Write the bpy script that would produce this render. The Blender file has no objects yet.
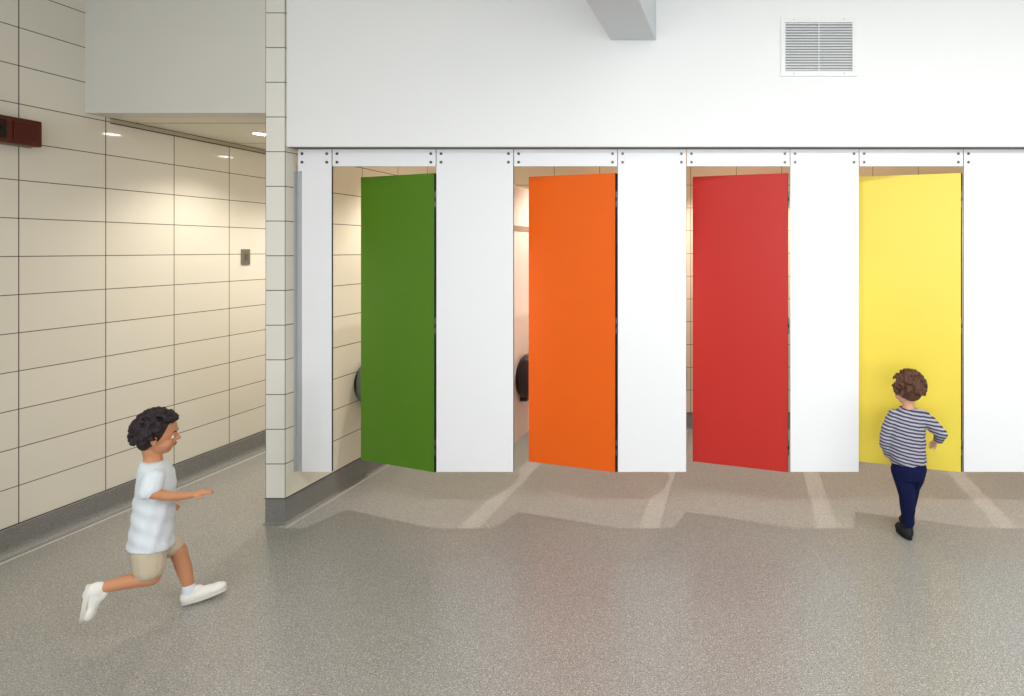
import bpy, bmesh, math, random
from mathutils import Vector, Matrix
random.seed(7)
S = bpy.context.scene
COL = S.collection
F = 560.0; VX, VY = 744.0, 249.0; CH = 1.585          # focal length in px, vanishing point, eye height

# ------------------------------------------------------------------ helpers
def lin(r, g, b):
    def f(c):
        c /= 255.0
        return c/12.92 if c <= 0.04045 else ((c+0.055)/1.055)**2.4
    return (f(r), f(g), f(b), 1.0)

def pt(px, py, Y):                                     # a measured point of the place at depth Y
    return Vector(((px-VX)/F*Y, Y, CH-(py-VY)/F*Y))

def new_mat(name):
    m = bpy.data.materials.new(name); m.use_nodes = True
    nt = m.node_tree
    return m, nt, nt.nodes['Principled BSDF']

def plain(name, col, rough=0.5, spec=0.5, metal=0.0, var=0.03, scale=12.0, bump=0.0, bscale=200.0):
    m, nt, b = new_mat(name)
    tc = nt.nodes.new('ShaderNodeTexCoord')
    n = nt.nodes.new('ShaderNodeTexNoise'); n.inputs['Scale'].default_value = scale; n.inputs['Detail'].default_value = 3
    nt.links.new(tc.outputs['Object'], n.inputs['Vector'])
    mx = nt.nodes.new('ShaderNodeMix'); mx.data_type = 'RGBA'
    mx.inputs['A'].default_value = tuple(c*(1-var) for c in col[:3])+(1,)
    mx.inputs['B'].default_value = tuple(min(1, c*(1+var)) for c in col[:3])+(1,)
    nt.links.new(n.outputs['Fac'], mx.inputs['Factor'])
    nt.links.new(mx.outputs['Result'], b.inputs['Base Color'])
    b.inputs['Roughness'].default_value = rough
    b.inputs['Metallic'].default_value = metal
    b.inputs['Specular IOR Level'].default_value = spec
    if bump:
        n2 = nt.nodes.new('ShaderNodeTexNoise'); n2.inputs['Scale'].default_value = bscale
        nt.links.new(tc.outputs['Object'], n2.inputs['Vector'])
        bp = nt.nodes.new('ShaderNodeBump'); bp.inputs['Strength'].default_value = bump; bp.inputs['Distance'].default_value = 0.002
        nt.links.new(n2.outputs['Fac'], bp.inputs['Height']); nt.links.new(bp.outputs['Normal'], b.inputs['Normal'])
    return m

def tile_mat(name, axis, off_u, off_v, col, bw=0.4, rough=0.07):
    """glazed ceramic tile, stack bond; axis = 'x' or 'y' is the horizontal run of the wall"""
    m, nt, b = new_mat(name)
    g = nt.nodes.new('ShaderNodeNewGeometry')
    sp = nt.nodes.new('ShaderNodeSeparateXYZ'); nt.links.new(g.outputs['Position'], sp.inputs[0])
    au = nt.nodes.new('ShaderNodeMath'); au.operation = 'SUBTRACT'; au.inputs[1].default_value = off_u
    nt.links.new(sp.outputs['X' if axis == 'x' else 'Y'], au.inputs[0])
    av = nt.nodes.new('ShaderNodeMath'); av.operation = 'SUBTRACT'; av.inputs[1].default_value = off_v
    nt.links.new(sp.outputs['Z'], av.inputs[0])
    cb = nt.nodes.new('ShaderNodeCombineXYZ')
    nt.links.new(au.outputs[0], cb.inputs[0]); nt.links.new(av.outputs[0], cb.inputs[1])
    br = nt.nodes.new('ShaderNodeTexBrick')
    br.offset = 0.0; br.squash = 1.0
    br.inputs['Scale'].default_value = 1.0
    br.inputs['Brick Width'].default_value = bw; br.inputs['Row Height'].default_value = 0.2
    br.inputs['Mortar Size'].default_value = 0.0024; br.inputs['Mortar Smooth'].default_value = 0.05
    c = col
    br.inputs['Color1'].default_value = c
    br.inputs['Color2'].default_value = (c[0]*0.965, c[1]*0.96, c[2]*0.95, 1)
    br.inputs['Mortar'].default_value = lin(86, 75, 60)
    nt.links.new(cb.outputs[0], br.inputs['Vector'])
    nt.links.new(br.outputs['Color'], b.inputs['Base Color'])
    rr = nt.nodes.new('ShaderNodeMapRange')
    rr.inputs['To Min'].default_value = rough; rr.inputs['To Max'].default_value = 0.8
    nt.links.new(br.outputs['Fac'], rr.inputs['Value']); nt.links.new(rr.outputs['Result'], b.inputs['Roughness'])
    n = nt.nodes.new('ShaderNodeTexNoise'); n.inputs['Scale'].default_value = 5.0; n.inputs['Detail'].default_value = 1
    nt.links.new(g.outputs['Position'], n.inputs['Vector'])
    ad = nt.nodes.new('ShaderNodeMath'); ad.operation = 'MULTIPLY_ADD'; ad.inputs[1].default_value = -1.0
    nt.links.new(br.outputs['Fac'], ad.inputs[0]); nt.links.new(n.outputs['Fac'], ad.inputs[2])
    bp = nt.nodes.new('ShaderNodeBump'); bp.inputs['Strength'].default_value = 0.15; bp.inputs['Distance'].default_value = 0.002
    nt.links.new(ad.outputs[0], bp.inputs['Height']); nt.links.new(bp.outputs['Normal'], b.inputs['Normal'])
    b.inputs['Specular IOR Level'].default_value = 0.5
    return m

def speckle_mat(name, base, dark, light, rough, spec=0.5, amt=1.0):
    m, nt, b = new_mat(name)
    g = nt.nodes.new('ShaderNodeNewGeometry')
    n = nt.nodes.new('ShaderNodeTexNoise'); n.inputs['Scale'].default_value = 1.6; n.inputs['Detail'].default_value = 5; n.inputs['Roughness'].default_value = 0.6
    nt.links.new(g.outputs['Position'], n.inputs['Vector'])
    big = nt.nodes.new('ShaderNodeMix'); big.data_type = 'RGBA'
    big.inputs['A'].default_value = tuple(c*0.93 for c in base[:3])+(1,)
    big.inputs['B'].default_value = tuple(c*1.07 for c in base[:3])+(1,)
    nt.links.new(n.outputs['Fac'], big.inputs['Factor'])
    prev = big.outputs['Result']
    for sc, th, colr, fac in ((185, 0.65, dark, 0.55), (165, 0.67, light, 0.5), (340, 0.60, dark, 0.4), (310, 0.62, light, 0.4)):
        v = nt.nodes.new('ShaderNodeTexNoise'); v.inputs['Scale'].default_value = sc; v.inputs['Detail'].default_value = 0
        mp = nt.nodes.new('ShaderNodeVectorMath'); mp.operation = 'ADD'; mp.inputs[1].default_value = (sc*.13, sc*.31, sc*.07)
        nt.links.new(g.outputs['Position'], mp.inputs[0]); nt.links.new(mp.outputs[0], v.inputs['Vector'])
        r = nt.nodes.new('ShaderNodeMapRange'); r.inputs['From Min'].default_value = th-0.03; r.inputs['From Max'].default_value = th+0.03
        r.inputs['To Max'].default_value = fac*amt
        nt.links.new(v.outputs['Fac'], r.inputs['Value'])
        mx = nt.nodes.new('ShaderNodeMix'); mx.data_type = 'RGBA'
        nt.links.new(r.outputs['Result'], mx.inputs['Factor']); nt.links.new(prev, mx.inputs['A'])
        mx.inputs['B'].default_value = colr
        prev = mx.outputs['Result']
    nt.links.new(prev, b.inputs['Base Color'])
    b.inputs['Roughness'].default_value = rough; b.inputs['Specular IOR Level'].default_value = spec
    n2 = nt.nodes.new('ShaderNodeTexNoise'); n2.inputs['Scale'].default_value = 90
    nt.links.new(g.outputs['Position'], n2.inputs['Vector'])
    bp = nt.nodes.new('ShaderNodeBump'); bp.inputs['Strength'].default_value = 0.12; bp.inputs['Distance'].default_value = 0.0015
    nt.links.new(n2.outputs['Fac'], bp.inputs['Height']); nt.links.new(bp.outputs['Normal'], b.inputs['Normal'])
    return m

def emit_mat(name, col, strength):
    m, nt, b = new_mat(name)
    b.inputs['Base Color'].default_value = (.8, .8, .8, 1)
    b.inputs['Emission Color'].default_value = col; b.inputs['Emission Strength'].default_value = strength
    return m

def link(name, me, parent=None, mats=()):
    o = bpy.data.objects.new(name, me); COL.objects.link(o)
    for m in mats: me.materials.append(m)
    if parent: o.parent = parent
    return o

def box_bm(bm, x0, x1, y0, y1, z0, z1, mi=0, bevel=0.0, edge_mi=None, segs=2):
    vs = [bm.verts.new((x, y, z)) for x in (x0, x1) for y in (y0, y1) for z in (z0, z1)]
    idx = [(0,1,3,2), (4,6,7,5), (0,4,5,1), (2,3,7,6), (0,2,6,4), (1,5,7,3)]
    fs = []
    for k, q in enumerate(idx):
        f = bm.faces.new([vs[i] for i in q]); fs.append(f)
        f.material_index = mi if (edge_mi is None or k in (2, 3)) else edge_mi
    if bevel:
        es = list({e for f in fs for e in f.edges})
        bmesh.ops.bevel(bm, geom=es, offset=bevel, segments=segs, affect='EDGES', profile=0.5, clamp_overlap=True)
    return fs

def finish(name, bm, parent=None, mats=(), smooth=False):
    bmesh.ops.recalc_face_normals(bm, faces=bm.faces)
    me = bpy.data.meshes.new(name); bm.to_mesh(me); bm.free()
    if smooth:
        for p in me.polygons: p.use_smooth = True
    return link(name, me, parent, mats)

def box(name, x0, x1, y0, y1, z0, z1, mats, parent=None, bevel=0.0, edge=False):
    bm = bmesh.new(); box_bm(bm, x0, x1, y0, y1, z0, z1, 0, bevel, 1 if edge else None)
    return finish(name, bm, parent, mats)

def struct(o): o['kind'] = 'structure'; return o
def tag(o, label, cat, group=None):
    o['label'] = label; o['category'] = cat
    if group: o['group'] = group
    return o
def thing(name, loc, label, cat, group=None):
    o = bpy.data.objects.new(name, None); COL.objects.link(o); o.location = loc; o.empty_display_size = .1
    return tag(o, label, cat, group)

def cyl_bm(bm, c, axis, r, h, seg=24, r2=None, mi=0, bevel=0.0):
    """cylinder starting at c along axis"""
    axis = Vector(axis).normalized()
    q = Vector((0, 0, 1)).rotation_difference(axis).to_matrix().to_4x4()
    M = Matrix.Translation(Vector(c)+axis*h/2) @ q
    g = bmesh.ops.create_cone(bm, cap_ends=True, segments=seg, radius1=r, radius2=r if r2 is None else r2, depth=h, matrix=M)
    fs = list({f for v in g['verts'] for f in v.link_faces})
    for f in fs: f.material_index = mi
    if bevel:
        es = [e for e in {e for f in fs for e in f.edges} if len([f for f in e.link_faces if len(f.verts) > 4]) == 1]
        bmesh.ops.bevel(bm, geom=es, offset=bevel, segments=2, affect='EDGES')

# ------------------------------------------------------------------ materials
M_floor = speckle_mat('speckled_vinyl', lin(151, 149, 144), lin(84, 78, 72), lin(226, 223, 216), 0.30, 0.5, 1.0)
M_base  = speckle_mat('coved_skirting_vinyl', lin(126, 126, 123), lin(84, 82, 80), lin(165, 163, 158), 0.45, 0.4, 0.7)
M_weld  = plain('pale_weld_bead', lin(214, 209, 196), 0.5, var=0.08, scale=60)
M_paint = plain('white_emulsion', lin(239, 240, 240), 0.6, 0.3, var=0.008, scale=3, bump=0.05, bscale=150)
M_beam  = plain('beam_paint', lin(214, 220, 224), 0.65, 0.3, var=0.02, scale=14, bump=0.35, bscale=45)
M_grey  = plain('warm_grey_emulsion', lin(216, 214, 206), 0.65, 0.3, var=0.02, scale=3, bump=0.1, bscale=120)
M_ceil  = plain('ceiling_paint', lin(238, 236, 228), 0.7, 0.2, var=0.01)
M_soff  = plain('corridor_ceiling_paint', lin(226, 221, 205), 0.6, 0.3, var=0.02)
CREAM = lin(226, 221, 209)
M_tileL = tile_mat('cream_tile_left', 'y', 2.934, 0.146, CREAM)
M_tileP = tile_mat('cream_tile_pier', 'x', -2.758, 0.146, lin(234, 232, 224), bw=0.1135)
M_tileS = tile_mat('cream_tile_stall_side', 'y', 3.88-0.4, 0.146, lin(230, 224, 208))
M_tileC = tile_mat('cream_tile_quoin', 'y', 3.228, 0.146, lin(230, 224, 208), bw=0.9)
M_tileB = tile_mat('cream_tile_stall_back', 'x', -0.068, 0.146, lin(222, 206, 184))
M_lam   = plain('white_laminate', lin(239, 240, 243), 0.32, 0.4, var=0.006, scale=5)
M_core  = plain('black_laminate_core', lin(22, 21, 20), 0.5, 0.3, var=0.1)
M_alu   = plain('satin_aluminium', lin(190, 192, 192), 0.5, 0.5, metal=0.1, var=0.03)
M_steel = plain('steel_bolt', lin(120, 118, 115), 0.3, 0.5, metal=0.9, var=0.05, scale=80)
M_black = plain('black_plastic', lin(20, 19, 18), 0.3, 0.5, var=0.1)
M_chrom = plain('satin_steel', lin(120, 120, 120), 0.35, 0.5, metal=0.8, var=0.02)
M_part  = plain('partition_laminate', lin(230, 217, 206), 0.35, 0.4, var=0.01)
M_smoke = plain('smoked_grey_plastic', lin(122, 128, 120), 0.2, 0.5, var=0.05)
M_trim  = plain('putty_trim', lin(178, 170, 150), 0.5, 0.3, var=0.04)
M_seam  = plain('dark_seam', lin(120, 118, 112), 0.7, 0.2, var=0.05)
M_vent  = plain('white_powder_coat', lin(236, 238, 238), 0.4, 0.4, var=0.01)
M_ventd = plain('vent_dark_inside', lin(150, 152, 154), 0.8, 0.2, var=0.05)

# ------------------------------------------------------------------ room shell
XL, XPL, XPR = -3.80, -2.758, -2.645
Y0, Y1, YB = 3.228, 3.30, 4.92
XR, YR, YE, HC = 4.2, -3.6, 7.2, 3.35
XE = 2.6; HS = 2.50; HCOR = 2.37
struct(box('floor', XL-0.15, XR+0.15, YR-0.15, YE+0.15, -0.1, 0.0, [M_floor]))
struct(box('ceiling', XL-0.15, XR+0.15, YR-0.15, YE+0.15, HC, HC+0.1, [M_ceil]))
struct(box('wall_left', XL-0.15, XL, YR-0.15, YE, 0, HC, [M_tileL]))
struct(box('wall_corridor_end', XL, XPL, YE, YE+0.15, 0, HC, [M_paint]))
struct(box('wall_right', XR, XR+0.15, YR-0.15, YE, 0, HC, [M_paint]))
# pier / dividing wall: tiled jacket, front face in narrow tiles, flank in full ones
bm = bmesh.new()
fs = box_bm(bm, XPL, XPR, Y0, YE, 0, HC, 0)
fs[0].material_index = 1; fs[1].material_index = 2
bmesh.ops.bisect_plane(bm, geom=bm.verts[:]+bm.edges[:]+bm.faces[:], plane_co=(0, 3.6, 0), plane_no=(0, 1, 0))
for f_ in bm.faces:
    if f_.material_index == 2 and f_.calc_center_median().y < 3.6: f_.material_index = 3
struct(finish('wall_pier', bm, None, [M_tileP, M_tileL, M_tileS, M_tileC]))
# white bulkhead above the stall fronts, and stall ceiling behind it
struct(box('wall_bulkhead', XPR, XR, Y0+0.008, Y0+0.16, 2.1755, HC, [M_paint], bevel=0.004))
struct(box('trim_1', XPR, XR, Y0+0.016, Y1+0.02, 2.1735, 2.1765, [M_seam]))
struct(box('wall_stall_back', XPR, XE, YB, YB+0.12, 0, HS+0.05, [M_tileB]))
struct(box('ceiling_stalls', XPR, XE, Y0+0.16, YB+0.12, HS, HS+0.05, [M_soff]))
struct(box('wall_stall_end', XE, XE+0.1, Y0+0.1, YB+0.12, 0, HS, [M_tileS]))
struct(box('wall_front', XE, XR, Y0+0.008, Y0+0.12, 0, 2.178, [M_paint]))
# corridor bulkhead (grey) and its lower ceiling
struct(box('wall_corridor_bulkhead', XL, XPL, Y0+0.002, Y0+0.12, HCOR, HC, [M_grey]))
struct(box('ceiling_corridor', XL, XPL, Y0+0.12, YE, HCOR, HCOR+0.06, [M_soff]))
bm = bmesh.new()
box_bm(bm, XL, XPL, 3.487, 3.492, HCOR-0.0015, HCOR+0.001)
box_bm(bm, XL, XPL, 4.147, 4.152, HCOR-0.0015, HCOR+0.001)
struct(finish('trim_2', bm, None, [M_seam]))
bm = bmesh.new()
box_bm(bm, XL, XL+0.014, Y0+0.13, YE, HCOR-0.028, HCOR-0.004, 0)
box_bm(bm, XL, XL+0.008, Y0+0.13, YE, HCOR-0.0325, HCOR-0.028, 1)  # black strips, here and next, drawn for the shade in the trim's gaps
box_bm(bm, XL, XL+0.010, Y0+0.13, YE, HCOR-0.004, HCOR, 1)
struct(finish('trim_3', bm, None, [M_trim, M_core]))

# rear wall with three big windows behind the camera (daylight)
wx = [(-2.9, -1.1), (-0.6, 1.4), (1.9, 3.7)]
wz0, wz1 = 0.7, 3.05
bm = bmesh.new()
box_bm(bm, XL, XR, YR-0.15, YR, 0, wz0); box_bm(bm, XL, XR, YR-0.15, YR, wz1, HC)
xs = [XL]+[v for p in wx for v in p]+[XR]
for i in range(0, len(xs), 2): box_bm(bm, xs[i], xs[i+1], YR-0.15, YR, wz0, wz1)
struct(finish('wall_rear', bm, None, [M_paint]))
M_glass, nt_, b_ = new_mat('window_glass')
b_.inputs['Transmission Weight'].default_value = 1.0; b_.inputs['Roughness'].default_value = 0.0; b_.inputs['IOR'].default_value = 1.02
for i, (a, b) in enumerate(wx):
    bm = bmesh.new()
    for q in ((a, b, wz0, wz0+.06), (a, b, wz1-.06, wz1), (a, a+.06, wz0, wz1), (b-.06, b, wz0, wz1), ((a+b)/2-.025, (a+b)/2+.025, wz0, wz1)):
        box_bm(bm, q[0], q[1], YR-0.11, YR-0.05, q[2], q[3])
    w = struct(finish('window_%d' % (i+1), bm, None, [M_vent]))

# ceiling beam running back to the bulkhead
bm = bmesh.new()
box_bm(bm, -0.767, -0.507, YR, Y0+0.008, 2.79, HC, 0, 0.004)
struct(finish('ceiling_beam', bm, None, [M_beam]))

# ------------------------------------------------------------------ coved skirting
def sweep(name, path, mat, h=0.146, t=0.007, r=0.045):
    """profile swept along a floor path; the room side is to the LEFT of the travel direction"""
    prof = [(0, 0.0005)]
    prof = [(-0.0, h), (t*0.6, h), (t, h-0.003)]
    for k in range(7):
        a = k/6*math.pi/2
        prof.append((t + r*(1-math.cos(a)), r*(1-math.sin(a))+0.0012))
    prof.append((t+r, 0.0)); prof.append((0, 0))
    bm = bmesh.new(); rings = []
    n = len(path)
    for i, p in enumerate(path):
        p = Vector(p)
        dirs = []
        if i > 0: dirs.append((p-Vector(path[i-1])).normalized())
        if i < n-1: dirs.append((Vector(path[i+1])-p).normalized())
        ns = [Vector((-d.y, d.x)) for d in dirs]
        if len(ns) == 2:
            m = (ns[0]+ns[1]).normalized(); m = m/ m.dot(ns[0])
        else: m = ns[0]
        rings.append([bm.verts.new((p.x+m.x*u, p.y+m.y*u, z)) for u, z in prof])
    for a, b in zip(rings, rings[1:]):
        for k in range(len(prof)):
            bm.faces.new([a[k], a[(k+1) % len(prof)], b[(k+1) % len(prof)], b[k]])
    bm.faces.new(rings[0]); bm.faces.new(list(reversed(rings[-1])))
    return struct(finish(name, bm, None, [mat], smooth=False))
sweep('baseboard_left', [(XL, YE), (XL, YR)], M_base)
sweep('baseboard_pier', [(XE, YB), (XPR, YB), (XPR, Y0), (XPL, Y0), (XPL, YE)], M_base, r=0.012, t=0.001)
def bead(name, x0, x1, y0, y1): return struct(box(name, x0, x1, y0, y1, -0.002, 0.0012, [M_weld]))
bead('trim_4', XL+0.050, XL+0.062, YR, YE)
bead('trim_5', XPR+0.040, XPR+0.045, Y0-0.045, YB-0.06)
# thin dark joint between skirting and tile
struct(box('trim_6', XL, XL+0.0045, YR, YE, 0.146, 0.150, [M_core]))
bm = bmesh.new()
box_bm(bm, XPL-0.003, XPR+0.003, Y0-0.004, Y0, 0.146, 0.149)
box_bm(bm, XPR, XPR+0.004, Y0-0.004, YB, 0.146, 0.149)
box_bm(bm, XPR, XE, YB-0.004, YB, 0.146, 0.149)
struct(finish('trim_7', bm, None, [M_core]))

# ------------------------------------------------------------------ stall fronts
T = 0.013
ZB, ZT, ZH = 0.271, 2.1725, 2.072
bolt_me = None
def bolt(parent, x, z):
    global bolt_me
    if bolt_me is None:
        bm = bmesh.new()
        cyl_bm(bm, (0, 0, 0), (0, -1, 0), 0.0085, 0.0022, 20, mi=0)
        cyl_bm(bm, (0, -0.0022, 0), (0, -1, 0), 0.0072, 0.0026, 20, r2=0.0052, mi=0)
        cyl_bm(bm, (0, -0.0046, 0), (0, -1, 0), 0.0028, 0.0004, 6, mi=1)
        bmesh.ops.recalc_face_normals(bm, faces=bm.faces)
        bolt_me = bpy.data.meshes.new('bolt'); bm.to_mesh(bolt_me); bm.free()
        bolt_me.materials.append(M_steel); bolt_me.materials.append(M_core)
    o = bpy.data.objects.new('bolt', bolt_me); COL.objects.link(o); o.parent = parent
    o.location = (x, 0, z); return o

BZ = (ZT-0.026, ZT-0.076)
def panel(x0, x1, label, notch=False, bolts=True):
    t = thing('pilaster_panel', ((x0+x1)/2, Y1, ZB), label, 'panel', None)
    h = (x1-x0)/2
    bm = bmesh.new(); box_bm(bm, -h, h, 0, T, 0, ZT-ZB, 0, 0.0008, 1, 1)
    if notch: box_bm(bm, -h-0.022, -h+0.0006, 0, T, ZH-0.03-ZB, ZT-ZB, 0, 0.0004, 1, 1)
    p = finish('board', bm, t, [M_lam, M_core])
    for z in BZ:
        bolt(t, -h+(0.002 if notch else 0.028), z-ZB); bolt(t, h-0.028, z-ZB)
    return t
def header(x0, x1, label):
    t = thing('header_rail', ((x0+x1)/2, Y1, ZH), label, 'panel', None)
    h = (x1-x0)/2
    bm = bmesh.new(); box_bm(bm, -h, h, 0, T, 0, ZT-ZH, 0, 0.0008, 1, 1)
    finish('board', bm, t, [M_lam, M_core])
    for z in BZ:
        bolt(t, -h+0.028, z-ZH); bolt(t, h-0.028, z-ZH)
    return t
g = 0.0020
P = [(-2.608, -2.428), (-1.815, -1.358), (-0.745, -0.339), (0.271, 0.678), (1.293, 1.700)]
PL = ['narrow white laminate panel between the tiled pier and the green door',
      'wide white laminate panel between the green and orange doors',
      'white laminate panel between the orange and red doors',
      'white laminate panel between the red and yellow doors',
      'white laminate panel at far right, beside the yellow door hinges']
for (a, b), l in zip(P, PL): panel(a+g, b-g, l, notch=(a < -2.5))
HL = ['white bolted header strip above the green door', 'white bolted header strip above the orange door',
      'white bolted header strip above the red door', 'white bolted header strip above the yellow door']
for i, l in enumerate(HL): header(P[i][1]+g, P[i+1][0]-g, l)
# off to the right the row goes on as one closed board
struct(box('wall_infill', 1.703, XE, Y1, Y1+T, ZB, ZT, [M_lam, M_core], edge=True))
# wall channel holding the first panel to the pier flank
bm = bmesh.new()
box_bm(bm, XPR+0.0005, XPR+0.040, Y1+0.0145, Y1+0.020, ZB+0.004, ZH-0.03, 0, 0.0008)
box_bm(bm, XPR+0.0005, XPR+0.004, Y1-0.012, Y1+0.030, ZB+0.004, ZH-0.03, 0, 0.0008)
for z in (0.45, 1.15, 1.92):
    cyl_bm(bm, (XPR+0.004, Y1-0.002, z), (1, 0, 0), 0.004, 0.003, 12)
tag(finish('wall_channel', bm, None, [M_alu]), 'slim grey metal channel joining the first white panel to the tiled pier', 'channel')

# doors -------------------------------------------------------------
DT, DB, DW = 2.033, 0.268, 0.600
def stall_door(hx, ang, rgb, label, strip=0, rough=0.38):
    m = plain('laminate_'+label.split()[0], rgb, rough, 0.4, var=0.02, scale=4)
    t = thing('stall_door', (hx, Y1+0.001, DB), label, 'door', None)
    H = DT-DB
    bm = bmesh.new(); box_bm(bm, -DW, 0, 0, 0.018, 0, H, 0, 0.0008, 1, 1)
    finish('leaf', bm, t, [m, M_core])
    # hinges on the right edge
    for z in (DT-0.155-DB, (DT+DB)/2-0.02-DB, 0.145):
        bm = bmesh.new()
        cyl_bm(bm, (0.0045, T*0.45, z-0.045), (0, 0, 1), 0.0044, 0.034, 16, mi=0)
        cyl_bm(bm, (0.0045, T*0.45, z-0.010), (0, 0, 1), 0.0047, 0.022, 16, mi=1)
        cyl_bm(bm, (0.0045, T*0.45, z+0.013), (0, 0, 1), 0.0044, 0.034, 16, mi=0)
        box_bm(bm, -0.05, 0.002, 0.0184, 0.022, z-0.045, z+0.047, 0, 0.0006)
        finish('hinge', bm, t, [M_chrom, M_black])
    if strip:
        bm = bmesh.new(); box_bm(bm, 0.0006, strip, 0.003, 0.016, 0.002, H-0.002, 0, 0.001)
        finish('hinge_strip', bm, t, [M_core])
    # indicator bolt on the inner face near the free edge
    bm = bmesh.new()
    z = 1.03-DB
    box_bm(bm, -DW+0.012, -DW+0.075, 0.0184, 0.038, z-0.028, z+0.028, 0, 0.004)
    box_bm(bm, -DW-0.004, -DW+0.03, 0.022, 0.032, z-0.012, z+0.012, 0, 0.001)
    cyl_bm(bm, (-DW+0.045, 0.036, z), (0, 1, 0), 0.011, 0.018, 16, mi=0)
    finish('latch', bm, t, [M_black])
    t.rotation_euler = (0, 0, -math.radians(ang))
    return t
stall_door(-1.827, 19.2, lin(78, 126, 18), 'green stall door standing ajar, first from the tiled pier', 0.0095)
stall_door(-0.760, 16.5, lin(236, 100, 14), 'orange stall door standing ajar between two white panels', 0.0095)
stall_door( 0.257, 16.5, lin(192, 44, 38), 'red stall door standing ajar between the orange and yellow doors')
stall_door( 1.279, 16.5, lin(238, 216, 80), 'yellow stall door standing ajar behind the toddler in stripes', 0.008)

# partitions between stalls -----------------------------------------
PXS = [-1.565, -0.542, 0.474, 1.500]
PN = ['pale partition separating the green and orange stalls', 'pale partition separating the orange and red stalls',
      'pale partition separating the red and yellow stalls', 'pale partition on the far side of the yellow stall']
for x, l in zip(PXS, PN):
    t = thing('stall_partition', (x, Y1+T, 0.27), l, 'partition', None)
    bm = bmesh.new(); box_bm(bm, -T/2, T/2, 0.001, YB-Y1-T-0.001, 0, 2.02-0.27, 0, 0.0008)
    finish('board', bm, t, [M_part])
    bm = bmesh.new()
    box_bm(bm, T/2+0.0003, T/2+0.005, 0.02, YB-Y1-T-0.02, 1.44, 1.475, 0, 0.001)
    finish('rail', bm, t, [plain('bronze_rail', lin(150, 124, 104), 0.5, var=0.05)])
# partition bracket posts are hidden; paper dispensers on the left side of each stall
def dispenser(x, label, m, cy=3.95, cz=0.66, D=0.125):
    t = thing('paper_dispenser', (x, cy, cz), label, 'dispenser', None)
    R = 0.135
    bm = bmesh.new()
    n = 40; rings = []
    for (d, s) in ((0.012, 0.96), (0.02, 1.0), (D*0.72, 0.98), (D*0.88, 0.92), (D*0.97, 0.80), (D, 0.6)):
        ring = []
        for k in range(n):
            a = 2*math.pi*k/n
            ca, sa = math.cos(a), math.sin(a)
            e = 0.82
            yy = math.copysign(abs(ca)**e, ca)*R*s; zz = math.copysign(abs(sa)**e, sa)*R*1.12*s
            ring.append(bm.verts.new((d, yy, zz)))
        rings.append(ring)
    for a, b in zip(rings, rings[1:]):
        for k in range(n): bm.faces.new([a[k], a[(k+1) % n], b[(k+1) % n], b[k]])
    bm.faces.new(rings[0]); bm.faces.new(rings[-1])
    finish('cover', bm, t, [m], smooth=True)
    bm = bmesh.new()
    cyl_bm(bm, (0.0005, 0, 0), (1, 0, 0), R*0.99, 0.0112, 40)
    box_bm(bm, 0.0005, 0.05, -0.06, 0.06, -R*1.22, -R*1.02, 0, 0.004)
    finish('back_plate', bm, t, [M_black], smooth=False)
dispenser(XPR, 'grey rounded paper dispenser on the tiled wall behind the green door', M_smoke, cy=3.93, D=0.14)
dispenser(PXS[0]+T/2, 'black paper dispenser on the partition behind the orange door', M_black, cy=3.95, cz=0.69)
dispenser(PXS[1]+T/2, 'dark paper dispenser on the partition behind the red door', M_black)

# ------------------------------------------------------------------ vent grille
t = thing('vent_grille', ((0.213+0.651)/2, Y0+0.008, (2.922+2.582)/2), 'white louvred vent grille high on the white bulkhead', 'vent')
hw, hh = 0.219, 0.170; iw, ih = 0.193, 0.141
bm = bmesh.new()
box_bm(bm, -hw, hw, -0.009, 0, ih, hh, 0, 0.001); box_bm(bm, -hw, hw, -0.009, 0, -hh, -ih, 0, 0.001)
box_bm(bm, -hw, -iw, -0.009, 0, -ih, ih, 0, 0.001); box_bm(bm, iw, hw, -0.009, 0, -ih, ih, 0, 0.001)
finish('frame', bm, t, [M_vent])
bm = bmesh.new(); box_bm(bm, -iw, iw, -0.0015, 0, -ih, ih)
finish('backing', bm, t, [M_ventd])
NS = 18
bm = bmesh.new()
for k in range(NS):
    z = -ih + (k+0.5)*2*ih/NS
    v = [bm.verts.new(p) for p in ((-iw, -0.0085, z-0.0045), (iw, -0.0085, z-0.0045), (iw, -0.0015, z+0.004), (-iw, -0.0015, z+0.004),
                                   (-iw, -0.0085, z-0.0030), (iw, -0.0085, z-0.0030), (iw, -0.0015, z+0.0055), (-iw, -0.0015, z+0.0055))]
    for q in ((0,1,2,3), (7,6,5,4), (0,4,5,1), (1,5,6,2), (2,6,7,3), (3,7,4,0)): bm.faces.new([v[i] for i in q])
finish('slats', bm, t, [M_vent])
box('mullion', -0.0018, 0.0018, -0.0095, -0.001, -ih, ih, [M_vent], t)
for sx in (-0.145, 0.145):
    for z in (-hh+0.014, hh-0.014):
        bm = bmesh.new(); cyl_bm(bm, (sx, -0.009, z), (0, -1, 0), 0.004, 0.0015, 14); finish('screw', bm, t, [M_alu])

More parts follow.
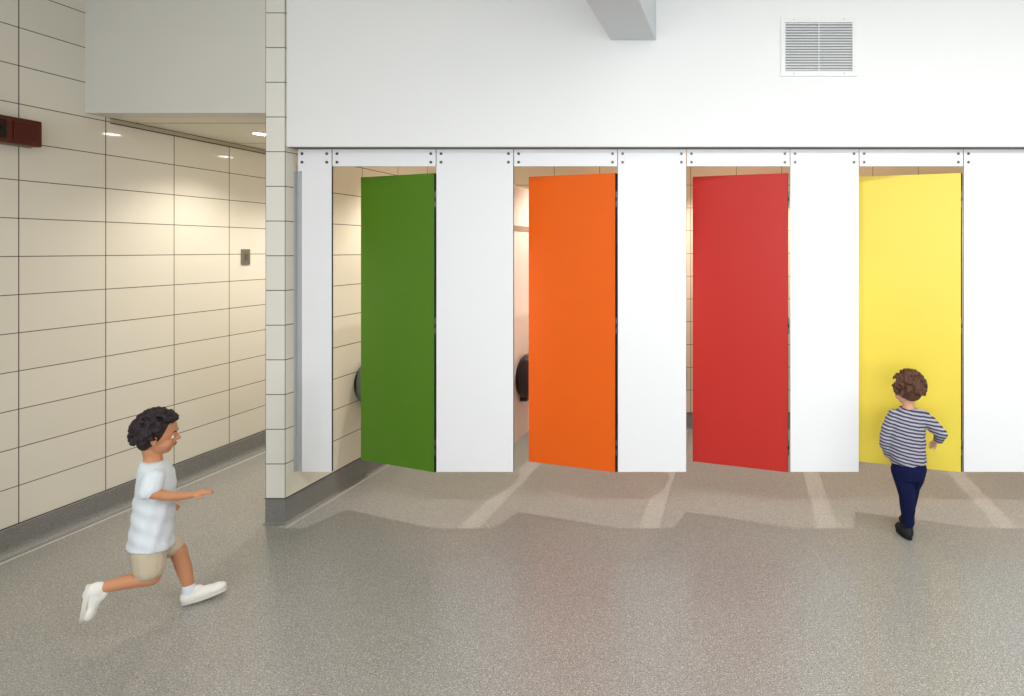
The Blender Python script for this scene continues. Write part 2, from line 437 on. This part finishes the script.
# ------------------------------------------------------------------ switch and red box on the left wall
t = thing('light_switch', (XL, 4.265, 1.525), 'small grey switch plate on the left tiled wall near the pier', 'switch')
bm = bmesh.new(); box_bm(bm, 0.0003, 0.009, -0.036, 0.036, -0.059, 0.059, 0, 0.003)
finish('plate', bm, t, [plain('grey_metal_plate', lin(120, 116, 104), 0.4, 0.5, metal=0.4)])
bm = bmesh.new(); box_bm(bm, 0.009, 0.0125, -0.013, 0.013, -0.026, 0.026, 0, 0.002)
finish('rocker', bm, t, [plain('dark_rocker', lin(86, 84, 78), 0.4)])
t = thing('alarm_box', (XL, 2.86, 2.194), 'dark red box mounted high on the left tiled wall', 'alarm')
M_red = plain('dark_red_plastic', lin(84, 20, 8), 0.4, 0.4, var=0.35, scale=22)
bm = bmesh.new(); box_bm(bm, 0.012, 0.062, -0.155, 0.125, -0.069, 0.069, 0, 0.007, None, 3)
finish('housing', bm, t, [M_red])
bm = bmesh.new(); box_bm(bm, 0.0003, 0.0125, -0.150, 0.118, -0.074, 0.062, 0, 0.001)
finish('mounting_plate', bm, t, [plain('grey_mount', lin(140, 132, 118), 0.6)])
bm = bmesh.new(); box_bm(bm, 0.0615, 0.068, 0.004, 0.100, -0.046, 0.046, 0, 0.003)
finish('front_panel', bm, t, [plain('deep_maroon_lens', lin(74, 17, 7), 0.3, 0.4)])
bm = bmesh.new(); box_bm(bm, 0.0615, 0.072, -0.130, -0.026, -0.046, 0.046, 0, 0.004)
finish('lens', bm, t, [plain('black_lens', lin(16, 8, 6), 0.12)])

# ------------------------------------------------------------------ lamps
WARM = (1.0, 0.925, 0.81); STALL = (1.0, 0.95, 0.88); DAY = (0.93, 0.97, 1.0)
def downlight(x, y, z, label, power, col, spot=True, r=0.045, size=0.02, angle=150, vis=18):
    t = thing('ceiling_downlight', (x, y, z), label, 'light', None)
    bm = bmesh.new()
    n = 32; prof = [(r*1.45, 0), (r*1.42, -0.004), (r*1.1, -0.005), (r, -0.002), (r, 0)]
    rings = [[bm.verts.new((math.cos(2*math.pi*k/n)*a, math.sin(2*math.pi*k/n)*a, b)) for k in range(n)] for a, b in prof]
    for a, b in zip(rings, rings[1:]):
        for k in range(n): bm.faces.new([a[k], a[(k+1) % n], b[(k+1) % n], b[k]])
    finish('trim_ring', bm, t, [M_vent], smooth=True)
    bm = bmesh.new(); cyl_bm(bm, (0, 0, -0.0015), (0, 0, 1), r, 0.001, 32)
    finish('lamp_lens', bm, t, [emit_mat('lamp_glow', col+(1,), vis)])
    ld = bpy.data.lights.new('downlight_lamp', 'SPOT'); ld.energy = power; ld.color = col
    ld.spot_size = math.radians(angle); ld.spot_blend = 0.5 if z > 2.4 else 0.95; ld.shadow_soft_size = size
    lo = bpy.data.objects.new('lamp_source', ld); COL.objects.link(lo); lo.parent = t; lo.location = (0, 0, -0.02)
    return t
downlight(-3.29, 3.82, HCOR, 'round warm downlight in the corridor ceiling beside the tiled pier', 44, WARM, angle=128, vis=40)
downlight(-3.20, 4.75, HCOR, 'round warm downlight deeper in the corridor ceiling, behind the pier', 60, WARM, angle=128, vis=40)
downlight(-3.25, 5.85, HCOR, 'added unseen warm downlight at the far end of the corridor ceiling', 60, WARM, angle=128, vis=40)  # extra lamp, added out of view to lift the corridor's ambient light
for x, l in ((-2.12, 'green'), (-1.05, 'orange'), (-0.03, 'red'), (0.985, 'yellow')):
    downlight(x, 4.40, HS, 'round downlight in the ceiling of the %s-door stall' % l, 90, STALL, angle=116, size=0.008, vis=2)
downlight(2.02, 4.40, HS, 'round downlight in the ceiling of the last stall on the right', 90, STALL, angle=116, size=0.008, vis=2)

def linear_light(x0, x1, y, label, power):
    t = thing('linear_ceiling_light', ((x0+x1)/2, y, HC-0.06), label, 'light', None)
    h = (x1-x0)/2
    bm = bmesh.new(); box_bm(bm, -h, h, -0.06, 0.06, 0, 0.06, 0, 0.004)
    finish('housing', bm, t, [M_vent])
    bm = bmesh.new(); box_bm(bm, -h+0.01, h-0.01, -0.05, 0.05, -0.006, 0, 0, 0.002)
    finish('diffuser', bm, t, [emit_mat('diffuser_glow', (1, .98, .95, 1), 6)])
    ld = bpy.data.lights.new('tube', 'AREA'); ld.shape = 'RECTANGLE'; ld.size = 2*h-0.02; ld.size_y = 0.1
    ld.energy = power; ld.color = (1.0, 0.985, 0.96)
    lo = bpy.data.objects.new('tube_source', ld); COL.objects.link(lo); lo.parent = t; lo.location = (0, 0, -0.012)
linear_light(-0.35, 3.9, 0.55, 'long linear ceiling light right of the beam', 104)
linear_light(-3.2, -0.95, 0.55, 'shorter linear ceiling light left of the beam', 19)

for i, (a, b) in enumerate(wx):                         # daylight entering through each window
    ld = bpy.data.lights.new('window_daylight', 'AREA'); ld.shape = 'RECTANGLE'; ld.size = b-a; ld.size_y = wz1-wz0
    ld.energy = (24, 27, 15)[i]; ld.color = DAY; ld.spread = math.radians(85)
    lo = bpy.data.objects.new('window_daylight', ld); COL.objects.link(lo)
    lo.location = ((a+b)/2, YR-0.2, (wz0+wz1)/2); lo.rotation_euler = (math.radians(90), 0, 0)
W = bpy.data.worlds.new('World'); S.world = W; W.use_nodes = True
W.node_tree.nodes['Background'].inputs[0].default_value = (0.8, 0.9, 1.0, 1); W.node_tree.nodes['Background'].inputs[1].default_value = 1.0

# ------------------------------------------------------------------ people
def loft(bm, rings, seg=20):
    """rings: (centre, half_x, half_y, tilt) closed tube of ellipses; tilt leans the ring about Y"""
    rs = []
    for c, hx, hy, tl in rings:
        c = Vector(c); R = Matrix.Rotation(tl, 3, 'Y')
        rs.append([bm.verts.new(c + R @ Vector((math.cos(2*math.pi*k/seg)*hx, math.sin(2*math.pi*k/seg)*hy, 0))) for k in range(seg)])
    for a, b in zip(rs, rs[1:]):
        for k in range(seg): bm.faces.new([a[k], a[(k+1) % seg], b[(k+1) % seg], b[k]])
    bm.faces.new(list(reversed(rs[0]))); bm.faces.new(rs[-1])
ICO = {}
def ball(bm, c, r, M=None, sub=3):
    """ellipsoid with radii r, optional 3x3 rotation"""
    r = (r, r, r) if isinstance(r, (int, float)) else r
    mat = Matrix.Translation(Vector(c)) @ (M.to_4x4() if M else Matrix.Identity(4)) @ Matrix.Diagonal((*r, 1))
    if sub not in ICO:
        tb = bmesh.new(); bmesh.ops.create_icosphere(tb, subdivisions=sub, radius=1)
        ICO[sub] = ([v.co.copy() for v in tb.verts], [[v.index for v in f.verts] for f in tb.faces]); tb.free()
    vs = [bm.verts.new(mat @ c) for c in ICO[sub][0]]
    for q in ICO[sub][1]: bm.faces.new([vs[i] for i in q])
def limb(bm, pts, sub=2):
    """tapered chain: [(point, radius), ...]"""
    for (p, r) in pts: ball(bm, p, r, None, sub)
    for (p, r), (q, s) in zip(pts, pts[1:]):
        p = Vector(p); q = Vector(q); d = q-p
        if d.length < 1e-5: continue
        rot = Vector((0, 0, 1)).rotation_difference(d.normalized()).to_matrix().to_4x4()
        ra = []; rb = []
        for k in range(14):
            u = rot @ Vector((math.cos(2*math.pi*k/14), math.sin(2*math.pi*k/14), 0))
            ra.append(bm.verts.new(p+u*r)); rb.append(bm.verts.new(q+u*s))
        for k in range(14): bm.faces.new([ra[k], ra[(k+1) % 14], rb[(k+1) % 14], rb[k]])
        bm.faces.new(list(reversed(ra))); bm.faces.new(rb)
def weld(name, bm, parent, mats, voxel, smooth=6, fac=0.5, post=None):
    """fuse the overlapping forms into one continuous smooth skin"""
    bmesh.ops.recalc_face_normals(bm, faces=bm.faces)
    me = bpy.data.meshes.new(name); bm.to_mesh(me); bm.free()
    o = bpy.data.objects.new(name+'_tmp', me); COL.objects.link(o)
    m = o.modifiers.new('r', 'REMESH'); m.mode = 'VOXEL'; m.voxel_size = voxel; m.use_smooth_shade = True
    s = o.modifiers.new('s', 'SMOOTH'); s.iterations = smooth; s.factor = fac
    dg = bpy.context.evaluated_depsgraph_get()
    nm = bpy.data.meshes.new_from_object(o.evaluated_get(dg)); nm.name = name
    bpy.data.objects.remove(o)
    nm.materials.clear()
    for p in nm.polygons: p.use_smooth = True; p.material_index = 0
    if post: post(nm)
    r = link(name, nm, parent, mats)
    return r

def hand(bm, wrist, fwd, palm_n, s, curl=0.5, thumb_side=1, r=0.0042):
    """small child's hand: palm, five separate bent fingers; fwd along the palm, palm_n out of the palm face"""
    fwd = Vector(fwd).normalized(); n = (Vector(palm_n)-Vector(palm_n).project(fwd)).normalized(); w = fwd.cross(n)*thumb_side
    W = Vector(wrist)
    R = Matrix((w, fwd, n)).transposed()
    ball(bm, W+fwd*0.024*s, (0.021*s, 0.026*s, 0.010*s), R, 3)
    limb(bm, [(W-fwd*0.006*s, 0.0125*s), (W+fwd*0.012*s, 0.012*s)])
    for k, (off, L) in enumerate(((0.015, 0.030), (0.0052, 0.034), (-0.0048, 0.031), (-0.0145, 0.024))):
        p = W+fwd*(0.042-abs(off-0.004)*0.25)*s+w*off*s
        c = curl*(0.8+0.12*k)
        d1 = (fwd*math.cos(c*0.5)+n*math.sin(c*0.5)+w*off*5).normalized()
        d2 = (fwd*math.cos(c*1.3)+n*math.sin(c*1.3)+w*off*3).normalized()
        d3 = (fwd*math.cos(c*2.0)+n*math.sin(c*2.0)).normalized()
        a = p; b = a+d1*L*0.45*s; c2 = b+d2*L*0.32*s; e = c2+d3*L*0.25*s
        limb(bm, [(a, r*1.12*s), (b, r*1.02*s), (c2, r*0.95*s), (e, r*0.8*s)])
    a = W+fwd*0.012*s+w*0.014*s
    b = a+(fwd*0.6+w*0.8+n*0.25).normalized()*0.018*s; c2 = b+(fwd*0.85+w*0.45+n*0.45).normalized()*0.016*s
    limb(bm, [(a, r*1.6*s), (b, r*1.25*s), (c2, r*0.95*s)])

def head_forms(bm, C, a, f, up, fs=1.0):
    """C head centre; f facing, up; builds skull, cheeks, jaw, nose, brow, ears; a = size"""
    f = Vector(f).normalized(); up = (Vector(up)-Vector(up).project(f)).normalized(); l = up.cross(f)
    R = Matrix((f*fs, l, up)).transposed()
    def P(x, y, z): return Vector(C)+R @ Vector((x*a, y*a, z*a))
    ball(bm, P(-0.10, 0, 0.16), (0.92*a, 0.80*a, 0.84*a), R, 4)          # cranium
    ball(bm, P(0.20, 0, -0.30), (0.60*a, 0.60*a, 0.62*a), R, 3)          # face
    ball(bm, P(0.34, 0, -0.70), (0.30*a, 0.34*a, 0.24*a), R, 3)          # chin
    for sgn in (-1, 1):
        ball(bm, P(0.42, 0.30*sgn, -0.40), (0.30*a, 0.28*a, 0.28*a), R, 3)   # cheek
        ball(bm, P(0.66, 0.26*sgn, 0.06), (0.14*a, 0.20*a, 0.09*a), R, 2)    # brow
        E = R @ Matrix.Rotation(0.3*sgn, 3, 'Z')
        ball(bm, P(-0.02, 0.80*sgn, -0.10), (0.15*a, 0.06*a, 0.24*a), E, 3)  # ear
        ball(bm, P(0.02, 0.76*sgn, -0.28), (0.08*a, 0.06*a, 0.09*a), R, 2)
    limb(bm, [(P(0.74, 0, -0.02), 0.06*a), (P(0.88, 0, -0.24), 0.105*a)])  # nose
    for sgn in (-1, 1): ball(bm, P(0.82, 0.09*sgn, -0.27), 0.07*a, None, 2)
    ball(bm, P(0.74, 0, -0.47), (0.09*a, 0.17*a, 0.05*a), R, 2)          # lips
    ball(bm, P(0.72, 0, -0.56), (0.09*a, 0.14*a, 0.05*a), R, 2)
    return P, R

def face_parts(t, P, R, a, M_eye, M_iris, M_lip, M_brow):
    for sgn in (-1, 1):
        bm = bmesh.new(); ball(bm, P(0.66, 0.27*sgn, -0.10), (0.12*a, 0.13*a, 0.10*a), R, 3)
        e = finish('eye', bm, t, [M_eye], smooth=True)
        bm = bmesh.new(); ball(bm, P(0.755, 0.275*sgn, -0.10), (0.035*a, 0.06*a, 0.06*a), R, 2)
        finish('iris', bm, e, [M_iris], smooth=True)
        bm = bmesh.new(); limb(bm, [(P(0.79, 0.12*sgn, 0.10), 0.022*a), (P(0.78, 0.28*sgn, 0.15), 0.03*a), (P(0.66, 0.44*sgn, 0.10), 0.018*a)])
        finish('eyebrow', bm, t, [M_brow], smooth=True)
    bm = bmesh.new()
    ball(bm, P(0.79, 0, -0.475), (0.06*a, 0.16*a, 0.035*a), R, 3); ball(bm, P(0.77, 0, -0.545), (0.06*a, 0.13*a, 0.04*a), R, 3)
    finish('lips', bm, t, [M_lip], smooth=True)

def shoe(name, t, heel, toe, up, m, msole, s=1.0):
    """low trainer from heel to toe, up out of the foot"""
    heel = Vector(heel); toe = Vector(toe); d = (toe-heel); L = d.length; d.normalize()
    up = (Vector(up)-Vector(up).project(d)).normalized(); w = up.cross(d)
    R = Matrix((d, w, up)).transposed()
    def Q(x, y, z): return heel+R @ Vector((x, y, z))
    bm = bmesh.new()
    h = 0.055*s
    ball(bm, Q(0.030*s, 0, 0.028*s), (0.034*s, 0.027*s, 0.034*s), R)
    ball(bm, Q(L*0.45, 0, 0.024*s), (L*0.40, 0.027*s, 0.026*s), R)
    ball(bm, Q(L-0.036*s, 0, 0.021*s), (0.037*s, 0.032*s, 0.022*s), R)
    ball(bm, Q(L*0.30, 0, 0.046*s), (0.034*s, 0.021*s, 0.022*s), R)
    o = weld(name, bm, t, [m], 0.003, 3)
    bm = bmesh.new()
    n = 28; top = []; bot = []
    for k in range(n):
        a = 2*math.pi*k/n; x = math.cos(a); y = math.sin(a)
        hw = 0.029*s + 0.006*s*x
        px = L*0.5+x*L*0.51; py = hw*y*(1 if abs(x) < .8 else 1)
        bot.append(bm.verts.new(Q(px, py, -0.003*s))); top.append(bm.verts.new(Q(px, py*1.02, 0.011*s)))
    for k in range(n): bm.faces.new([bot[k], bot[(k+1) % n], top[(k+1) % n], top[k]])
    bm.faces.new(list(reversed(bot))); bm.faces.new(top)
    finish('sole', bm, o, [msole])
    bm = bmesh.new()
    for i in range(3):
        x = L*0.42+i*0.014*s; zz = 0.0505*s-i*0.004*s
        limb(bm, [(Q(x, -0.013*s, zz-0.002*s), 0.0018*s), (Q(x, 0, zz+0.001*s), 0.0018*s), (Q(x+0.006*s, 0.013*s, zz-0.002*s), 0.0018*s)], 1)
    finish('laces', bm, o, [msole])
    return o

def skin_mat(name, c):
    m = plain(name, c, 0.55, 0.35, var=0.03, scale=20)
    b = m.node_tree.nodes['Principled BSDF']; b.inputs['Subsurface Weight'].default_value = 0.08
    b.inputs['Subsurface Radius'].default_value = (0.01, 0.004, 0.002); return m
def cloth_mat(name, c, var=0.04):
    return plain(name, c, 0.9, 0.15, var=var, scale=25, bump=0.4, bscale=500)

def hair_forms(bm, P, R, a, seed, curl, n, face_cut):
    rnd = random.Random(seed)
    ball(bm, P(-0.20, 0, 0.24), (0.92*a, 0.88*a, 0.88*a), R, 4)
    for i in range(n):
        th = rnd.uniform(0, 2*math.pi); ph = math.acos(rnd.uniform(-0.35, 1))
        v = Vector((math.sin(ph)*math.cos(th), math.sin(ph)*math.sin(th), math.cos(ph)))
        if not face_cut(v): continue
        p = P(-0.16+v.x*0.86, v.y*0.86, 0.22+v.z*0.86)
        t1 = Vector((rnd.uniform(-1, 1), rnd.uniform(-1, 1), rnd.uniform(-1, .4))); t1 = (t1-t1.project(v)).normalized()
        q = P(-0.16+v.x*(0.98+curl)+t1.x*.12, v.y*(0.98+curl)+t1.y*.12, 0.22+v.z*(0.98+curl)+t1.z*.12)
        e = P(-0.16+v.x*(0.96+curl*.6)+t1.x*.30, v.y*(0.96+curl*.6)+t1.y*.30, 0.22+v.z*(0.96+curl*.6)+t1.z*.30)
        limb(bm, [(p, 0.13*a), (q, 0.10*a), (e, 0.04*a)], 1)

M_iris = plain('dark_iris', lin(45, 28, 20), 0.2); M_eye = plain('eye_white', lin(232, 228, 222), 0.25)

# ---- running boy in white shirt -----------------------------------
# he runs across the line of sight, towards the stalls; everything is laid out in his own frame (x = running direction)
PHI = math.radians(42); YO = 2.47; XO = (190-VX)/F*YO
def B(px, py, dy=0.0):
    k = (px-VX)/F; c, sn = math.cos(PHI), math.sin(PHI)
    u = (k*YO-XO)/(c-k*sn); Y = YO+u*sn
    return Vector((u, dy, CH-(py-VY)/F*Y))
boy = thing('running_child', (XO, YO, 0), 'running child with dark tousled hair, white shirt and beige shorts', 'person')
boy.rotation_euler = (0, 0, PHI)
SK1 = skin_mat('tan_skin', lin(204, 144, 106)); HR1 = plain('near_black_hair', lin(44, 34, 38), 0.6, 0.3, var=0.3, scale=40)
bm = bmesh.new()
a1 = 0.088
f1 = Vector((1, -0.10, -0.06)); u1 = Vector((0.08, 0, 1))
P1, R1 = head_forms(bm, B(158.5, 434.5), a1, f1, u1, 0.80)
limb(bm, [(B(151, 446), 0.031), (B(153, 456), 0.029), (B(153, 466), 0.034)])            # neck
loft(bm, [(B(153, 462), .028, .045, 0), (B(155, 470), .044, .085, .05), (B(156, 485), .050, .088, .08), (B(154, 505), .050, .080, .1), (B(152, 525), .048, .076, .05), (B(151, 545), .050, .078, 0), (B(152, 556), .035, .06, 0)])
# near (right) arm bent, hand forward
limb(bm, [(B(156, 471, -.085), 0.025), (B(153, 481, -.105), 0.022), (B(156, 485, -.112), 0.0215), (B(170, 488, -.108), 0.0195), (B(186, 488.5, -.100), 0.0155), (B(192, 488, -.097), 0.0135)])
hand(bm, B(193, 487.8, -.096), (1, .05, .06), (0, .35, -1), 0.95, 0.35, -1)
# far (left) arm swung back and bent
limb(bm, [(B(156, 471, .085), 0.027), (B(150, 486, .110), 0.024), (B(148, 496, .118), 0.022), (B(154, 504, .105), 0.018), (B(160, 509, .085), 0.0135)])
hand(bm, B(160.5, 509.5, .083), (.8, -.5, -.5), (0.2, .6, -1), 0.95, 0.7, 1)
# near (right) leg bent behind
limb(bm, [(B(150, 546, -.042), 0.046), (B(152, 562, -.045), 0.040), (B(153, 573.5, -.045), 0.030), (B(141, 575, -.045), 0.029), (B(126, 577.5, -.045), 0.0285), (B(108, 582, -.045), 0.022), (B(99, 584.5, -.045), 0.0175), (B(95.5, 587, -.045), 0.015)])
# far (left) leg landing in front
limb(bm, [(B(156, 546, .042), 0.046), (B(167, 549, .045), 0.039), (B(177, 554, .045), 0.030), (B(180, 563, .045), 0.027), (B(183, 572, .045), 0.027), (B(188, 589, .045), 0.0195), (B(189, 598, .045), 0.019)])
weld('body', bm, boy, [SK1], 0.0027, 3)
face_parts(boy, P1, R1, a1, M_eye, M_iris, plain('lips_rose', lin(168, 92, 78), 0.4), HR1)
bm = bmesh.new()
hair_forms(bm, P1, R1, a1, 3, 0.06, 230, lambda v: not (v.x > 0.30 and v.z < 0.50) and not (v.x > 0.12 and v.z < 0.1))
ball(bm, P1(-0.48, 0, -0.22), (0.44*a1, 0.62*a1, 0.50*a1), R1)
weld('hair', bm, boy, [HR1], 0.0034, 1)
WH = cloth_mat('white_cotton', lin(224, 232, 238))
bm = bmesh.new()
loft(bm, [(B(153, 460.5), .036, .054, .15), (B(154, 465), .048, .088, .1), (B(156, 473), .058, .100, .08), (B(156.5, 486), .062, .100, .1), (B(154.5, 502), .064, .094, .1),
          (B(152.5, 519), .066, .095, .12), (B(151.5, 534), .069, .100, .16), (B(151, 545), .073, .104, .24)], 28)
limb(bm, [(B(156, 472, -.080), 0.036), (B(152.5, 483, -.103), 0.035)])
limb(bm, [(B(156, 472, .080), 0.036), (B(151, 483, .102), 0.034)])
sh = weld('shirt', bm, boy, [WH], 0.0038, 4)
nrm = [v.normal.copy() for v in sh.data.vertices]
for v, vn in zip(sh.data.vertices, nrm):                # gentle folds along the torso
    w = 0.0018*math.sin(v.co.z*95+v.co.x*60)+0.0016*math.sin(v.co.x*120-v.co.z*40+v.co.y*30)
    k = min(1, max(0, (B(150, 470).z-v.co.z)/0.12)); v.co += vn*w*k
BE = cloth_mat('beige_twill', lin(204, 190, 166))
bm = bmesh.new()
loft(bm, [(B(151, 533), .058, .088, .1), (B(151, 545), .062, .092, .1), (B(152, 554), .056, .085, .1)], 24)
limb(bm, [(B(150, 546, -.045), 0.053), (B(151, 558, -.048), 0.051), (B(151.5, 564, -.049), 0.050)])
limb(bm, [(B(155, 546, .045), 0.053), (B(163, 548.5, .048), 0.050), (B(169, 551, .049), 0.047)])
weld('shorts', bm, boy, [BE], 0.0038, 4)
SHW = plain('white_canvas', lin(238, 236, 230), 0.7, 0.2, var=0.03); SOL = plain('off_white_rubber', lin(218, 214, 204), 0.6, 0.2)
shoe('shoe', boy, B(89.5, 580, -.045), B(83, 617, -.045), (1, 0, .18), SHW, SOL, 0.95)
fz = B(181, 608, .045); toe_ = B(225, 600, .045)
shoe('shoe', boy, Vector((fz.x, fz.y, 0.006)), Vector((fz.x+.148, toe_.y, 0.022)), (0, 0, 1), SHW, SOL, 0.95)
bm = bmesh.new(); limb(bm, [(B(99, 584.5, -.045), 0.0225), (B(93, 588, -.045), 0.024)]); weld('sock', bm, boy, [WH], 0.003, 3)
bm = bmesh.new(); limb(bm, [(B(188, 591, .045), 0.0225), (B(189, 597, .045), 0.024)]); weld('sock', bm, boy, [WH], 0.003, 3)

def rel(o, t):                                          # keep world coordinates although the Empty stands at the feet
    for c in t.children: c.location -= t.location
# ---- toddler in striped top, seen from behind ----------------------
YT = 3.06
def D(px, py, dy=0.0): v = pt(px, py, YT); v.y += dy; return v
tod = thing('toddler', (D(911, 540).x, YT, 0), 'toddler seen from behind in striped top and navy trousers before the yellow door', 'person')
SK2 = skin_mat('fair_skin', lin(222, 170, 142)); HR2 = plain('brown_hair', lin(88, 58, 44), 0.55, 0.3, var=0.35, scale=50)
a2 = 0.086
bm = bmesh.new()
f2 = Vector((-0.45, 0.9, -0.10)); u2 = Vector((0, .08, 1))
P2, R2 = head_forms(bm, D(907.5, 389.5), a2, f2, u2)
limb(bm, [(D(908, 400), 0.034), (D(908, 408), 0.032), (D(908, 416), 0.038)])
loft(bm, [(D(908, 409), .050, .035, 0), (D(907.5, 415), .088, .052, 0), (D(907, 426), .090, .062, 0), (D(908, 440), .083, .066, 0), (D(909, 455), .080, .066, 0), (D(909, 468), .078, .066, 0), (D(909, 474), .055, .05, 0)])
limb(bm, [(D(894, 417), 0.026), (D(887, 428, -.01), 0.028), (D(885.5, 439, -.01), 0.025), (D(887.5, 449, .01), 0.021), (D(890, 456, .02), 0.016)])
hand(bm, D(890.5, 457, .022), (.35, .15, -1), (1, .3, 0.2), 0.95, 0.6, 1)
limb(bm, [(D(921, 417), 0.026), (D(932, 425), 0.028), (D(940, 433, -.01), 0.025), (D(941, 439, .02), 0.021), (D(940, 443.5, .05), 0.016)])
hand(bm, D(940, 444.5, .055), (-.25, .6, -.6), (-1, 0, -.2), 0.95, 0.5, -1)
limb(bm, [(D(901, 468), 0.050), (D(904, 480, -.01), 0.044), (D(906, 493, -.02), 0.036), (D(907, 505, -.005), 0.031), (D(909, 520, .01), 0.022), (D(909, 526, .01), 0.02)])
limb(bm, [(D(917, 468, .01), 0.050), (D(917, 480, .04), 0.043), (D(916, 492, .07), 0.035), (D(915, 504, .08), 0.031), (D(914, 516, .085), 0.022), (D(914, 521, .085), 0.02)])
weld('body', bm, tod, [SK2], 0.0028, 3)
face_parts(tod, P2, R2, a2, M_eye, M_iris, plain('lips_pale', lin(190, 118, 106), 0.4), HR2)
bm = bmesh.new()
hair_forms(bm, P2, R2, a2, 9, 0.07, 150, lambda v: not (v.x > 0.30 and v.z < 0.60) and not (v.x > -0.1 and v.z < -0.1 and abs(v.y) < .9 and v.x > 0))
ball(bm, P2(-0.42, 0, -0.22), (0.50*a2, 0.62*a2, 0.46*a2), R2)
weld('hair', bm, tod, [HR2], 0.0034, 1)
# striped top
M_str, nt, b = new_mat('navy_white_stripes')
tc = nt.nodes.new('ShaderNodeTexCoord'); sp = nt.nodes.new('ShaderNodeSeparateXYZ'); nt.links.new(tc.outputs['Object'], sp.inputs[0])
mu = nt.nodes.new('ShaderNodeMath'); mu.operation = 'MULTIPLY_ADD'; mu.inputs[1].default_value = 0.22
nt.links.new(sp.outputs['X'], mu.inputs[0]); nt.links.new(sp.outputs['Z'], mu.inputs[2])
m2 = nt.nodes.new('ShaderNodeMath'); m2.operation = 'MULTIPLY'; m2.inputs[1].default_value = 2*math.pi/0.0185; nt.links.new(mu.outputs[0], m2.inputs[0])
m3 = nt.nodes.new('ShaderNodeMath'); m3.operation = 'SINE'; nt.links.new(m2.outputs[0], m3.inputs[0])
rp = nt.nodes.new('ShaderNodeMapRange'); rp.inputs['From Min'].default_value = -.25; rp.inputs['From Max'].default_value = .25; nt.links.new(m3.outputs[0], rp.inputs['Value'])
mx = nt.nodes.new('ShaderNodeMix'); mx.data_type = 'RGBA'; mx.inputs['A'].default_value = lin(176, 174, 184); mx.inputs['B'].default_value = lin(66, 68, 92)
nt.links.new(rp.outputs['Result'], mx.inputs['Factor']); nt.links.new(mx.outputs['Result'], b.inputs['Base Color'])
b.inputs['Roughness'].default_value = 0.9; b.inputs['Specular IOR Level'].default_value = 0.15
bm = bmesh.new()
loft(bm, [(D(908, 408), .052, .044, 0), (D(907.5, 412.5), .090, .058, 0), (D(906.5, 422), .104, .074, 0), (D(905.5, 436), .108, .080, 0), (D(906.5, 450), .104, .082, 0), (D(909, 462), .096, .080, 0)], 28)
limb(bm, [(D(894, 416.5), 0.041), (D(887, 429, -.01), 0.038), (D(885, 440, -.01), 0.035), (D(887.5, 450, .01), 0.029), (D(889.3, 454.5, .018), 0.026)])
limb(bm, [(D(922, 417), 0.040), (D(932, 425), 0.037), (D(940.5, 433, -.01), 0.034), (D(941, 439, .02), 0.028), (D(940.4, 441.5, .04), 0.025)])
tp = weld('striped_top', bm, tod, [M_str], 0.004, 4)
nrm = [v.normal.copy() for v in tp.data.vertices]
for v, vn in zip(tp.data.vertices, nrm):
    v.co += vn*(0.002*math.sin(v.co.z*110+v.co.x*70)+0.0015*math.sin(v.co.x*130-v.co.z*50))
NV = cloth_mat('navy_denim', lin(18, 23, 62), 0.12)
bm = bmesh.new()
loft(bm, [(D(909, 458), .088, .074, 0), (D(909, 468), .091, .078, 0), (D(909, 477), .084, .072, 0)], 24)
limb(bm, [(D(901, 469), 0.057), (D(904, 481, -.01), 0.053), (D(906, 493, -.02), 0.045), (D(907, 505, -.005), 0.041), (D(908.5, 518, .008), 0.035), (D(909, 523, .01), 0.034)])
limb(bm, [(D(917, 469, .01), 0.057), (D(917, 481, .04), 0.052), (D(916, 492, .07), 0.044), (D(915, 504, .08), 0.040), (D(914, 514, .085), 0.034), (D(914, 519, .085), 0.033)])
weld('trousers', bm, tod, [NV], 0.004, 4)
BK = plain('black_suede', lin(38, 38, 44), 0.7, 0.2, var=0.1); BKS = plain('dark_rubber', lin(28, 28, 30), 0.7, 0.2)
h1 = D(910, 535, -.02); shoe('shoe', tod, (h1.x, h1.y, 0.006), (h1.x-0.035, h1.y+0.135, 0.006), (0, 0, 1), BK, BKS, 1.05)
h2 = D(914.5, 531, .06); shoe('shoe', tod, (h2.x, h2.y, 0.02), (h2.x-0.01, h2.y+0.135, 0.006), (0, 0, 1), BK, BKS, 1.05)
rel(None, tod)


# ------------------------------------------------------------------ camera and colour
cam = bpy.data.cameras.new('camera'); co = bpy.data.objects.new('camera', cam); COL.objects.link(co)
co.location = (0, 0, CH); co.rotation_euler = (math.radians(90), 0, 0)
cam.sensor_width = 36; cam.lens = F/1024*36
cam.shift_x = -(VX-512)/1024; cam.shift_y = -(348-VY)/1024
cam.clip_start = 0.05; cam.clip_end = 60
S.camera = co
S.view_settings.view_transform = 'Standard'; S.view_settings.look = 'None'
S.view_settings.gamma = 1; S.view_settings.use_curve_mapping = False
S.view_settings.exposure = 0.05
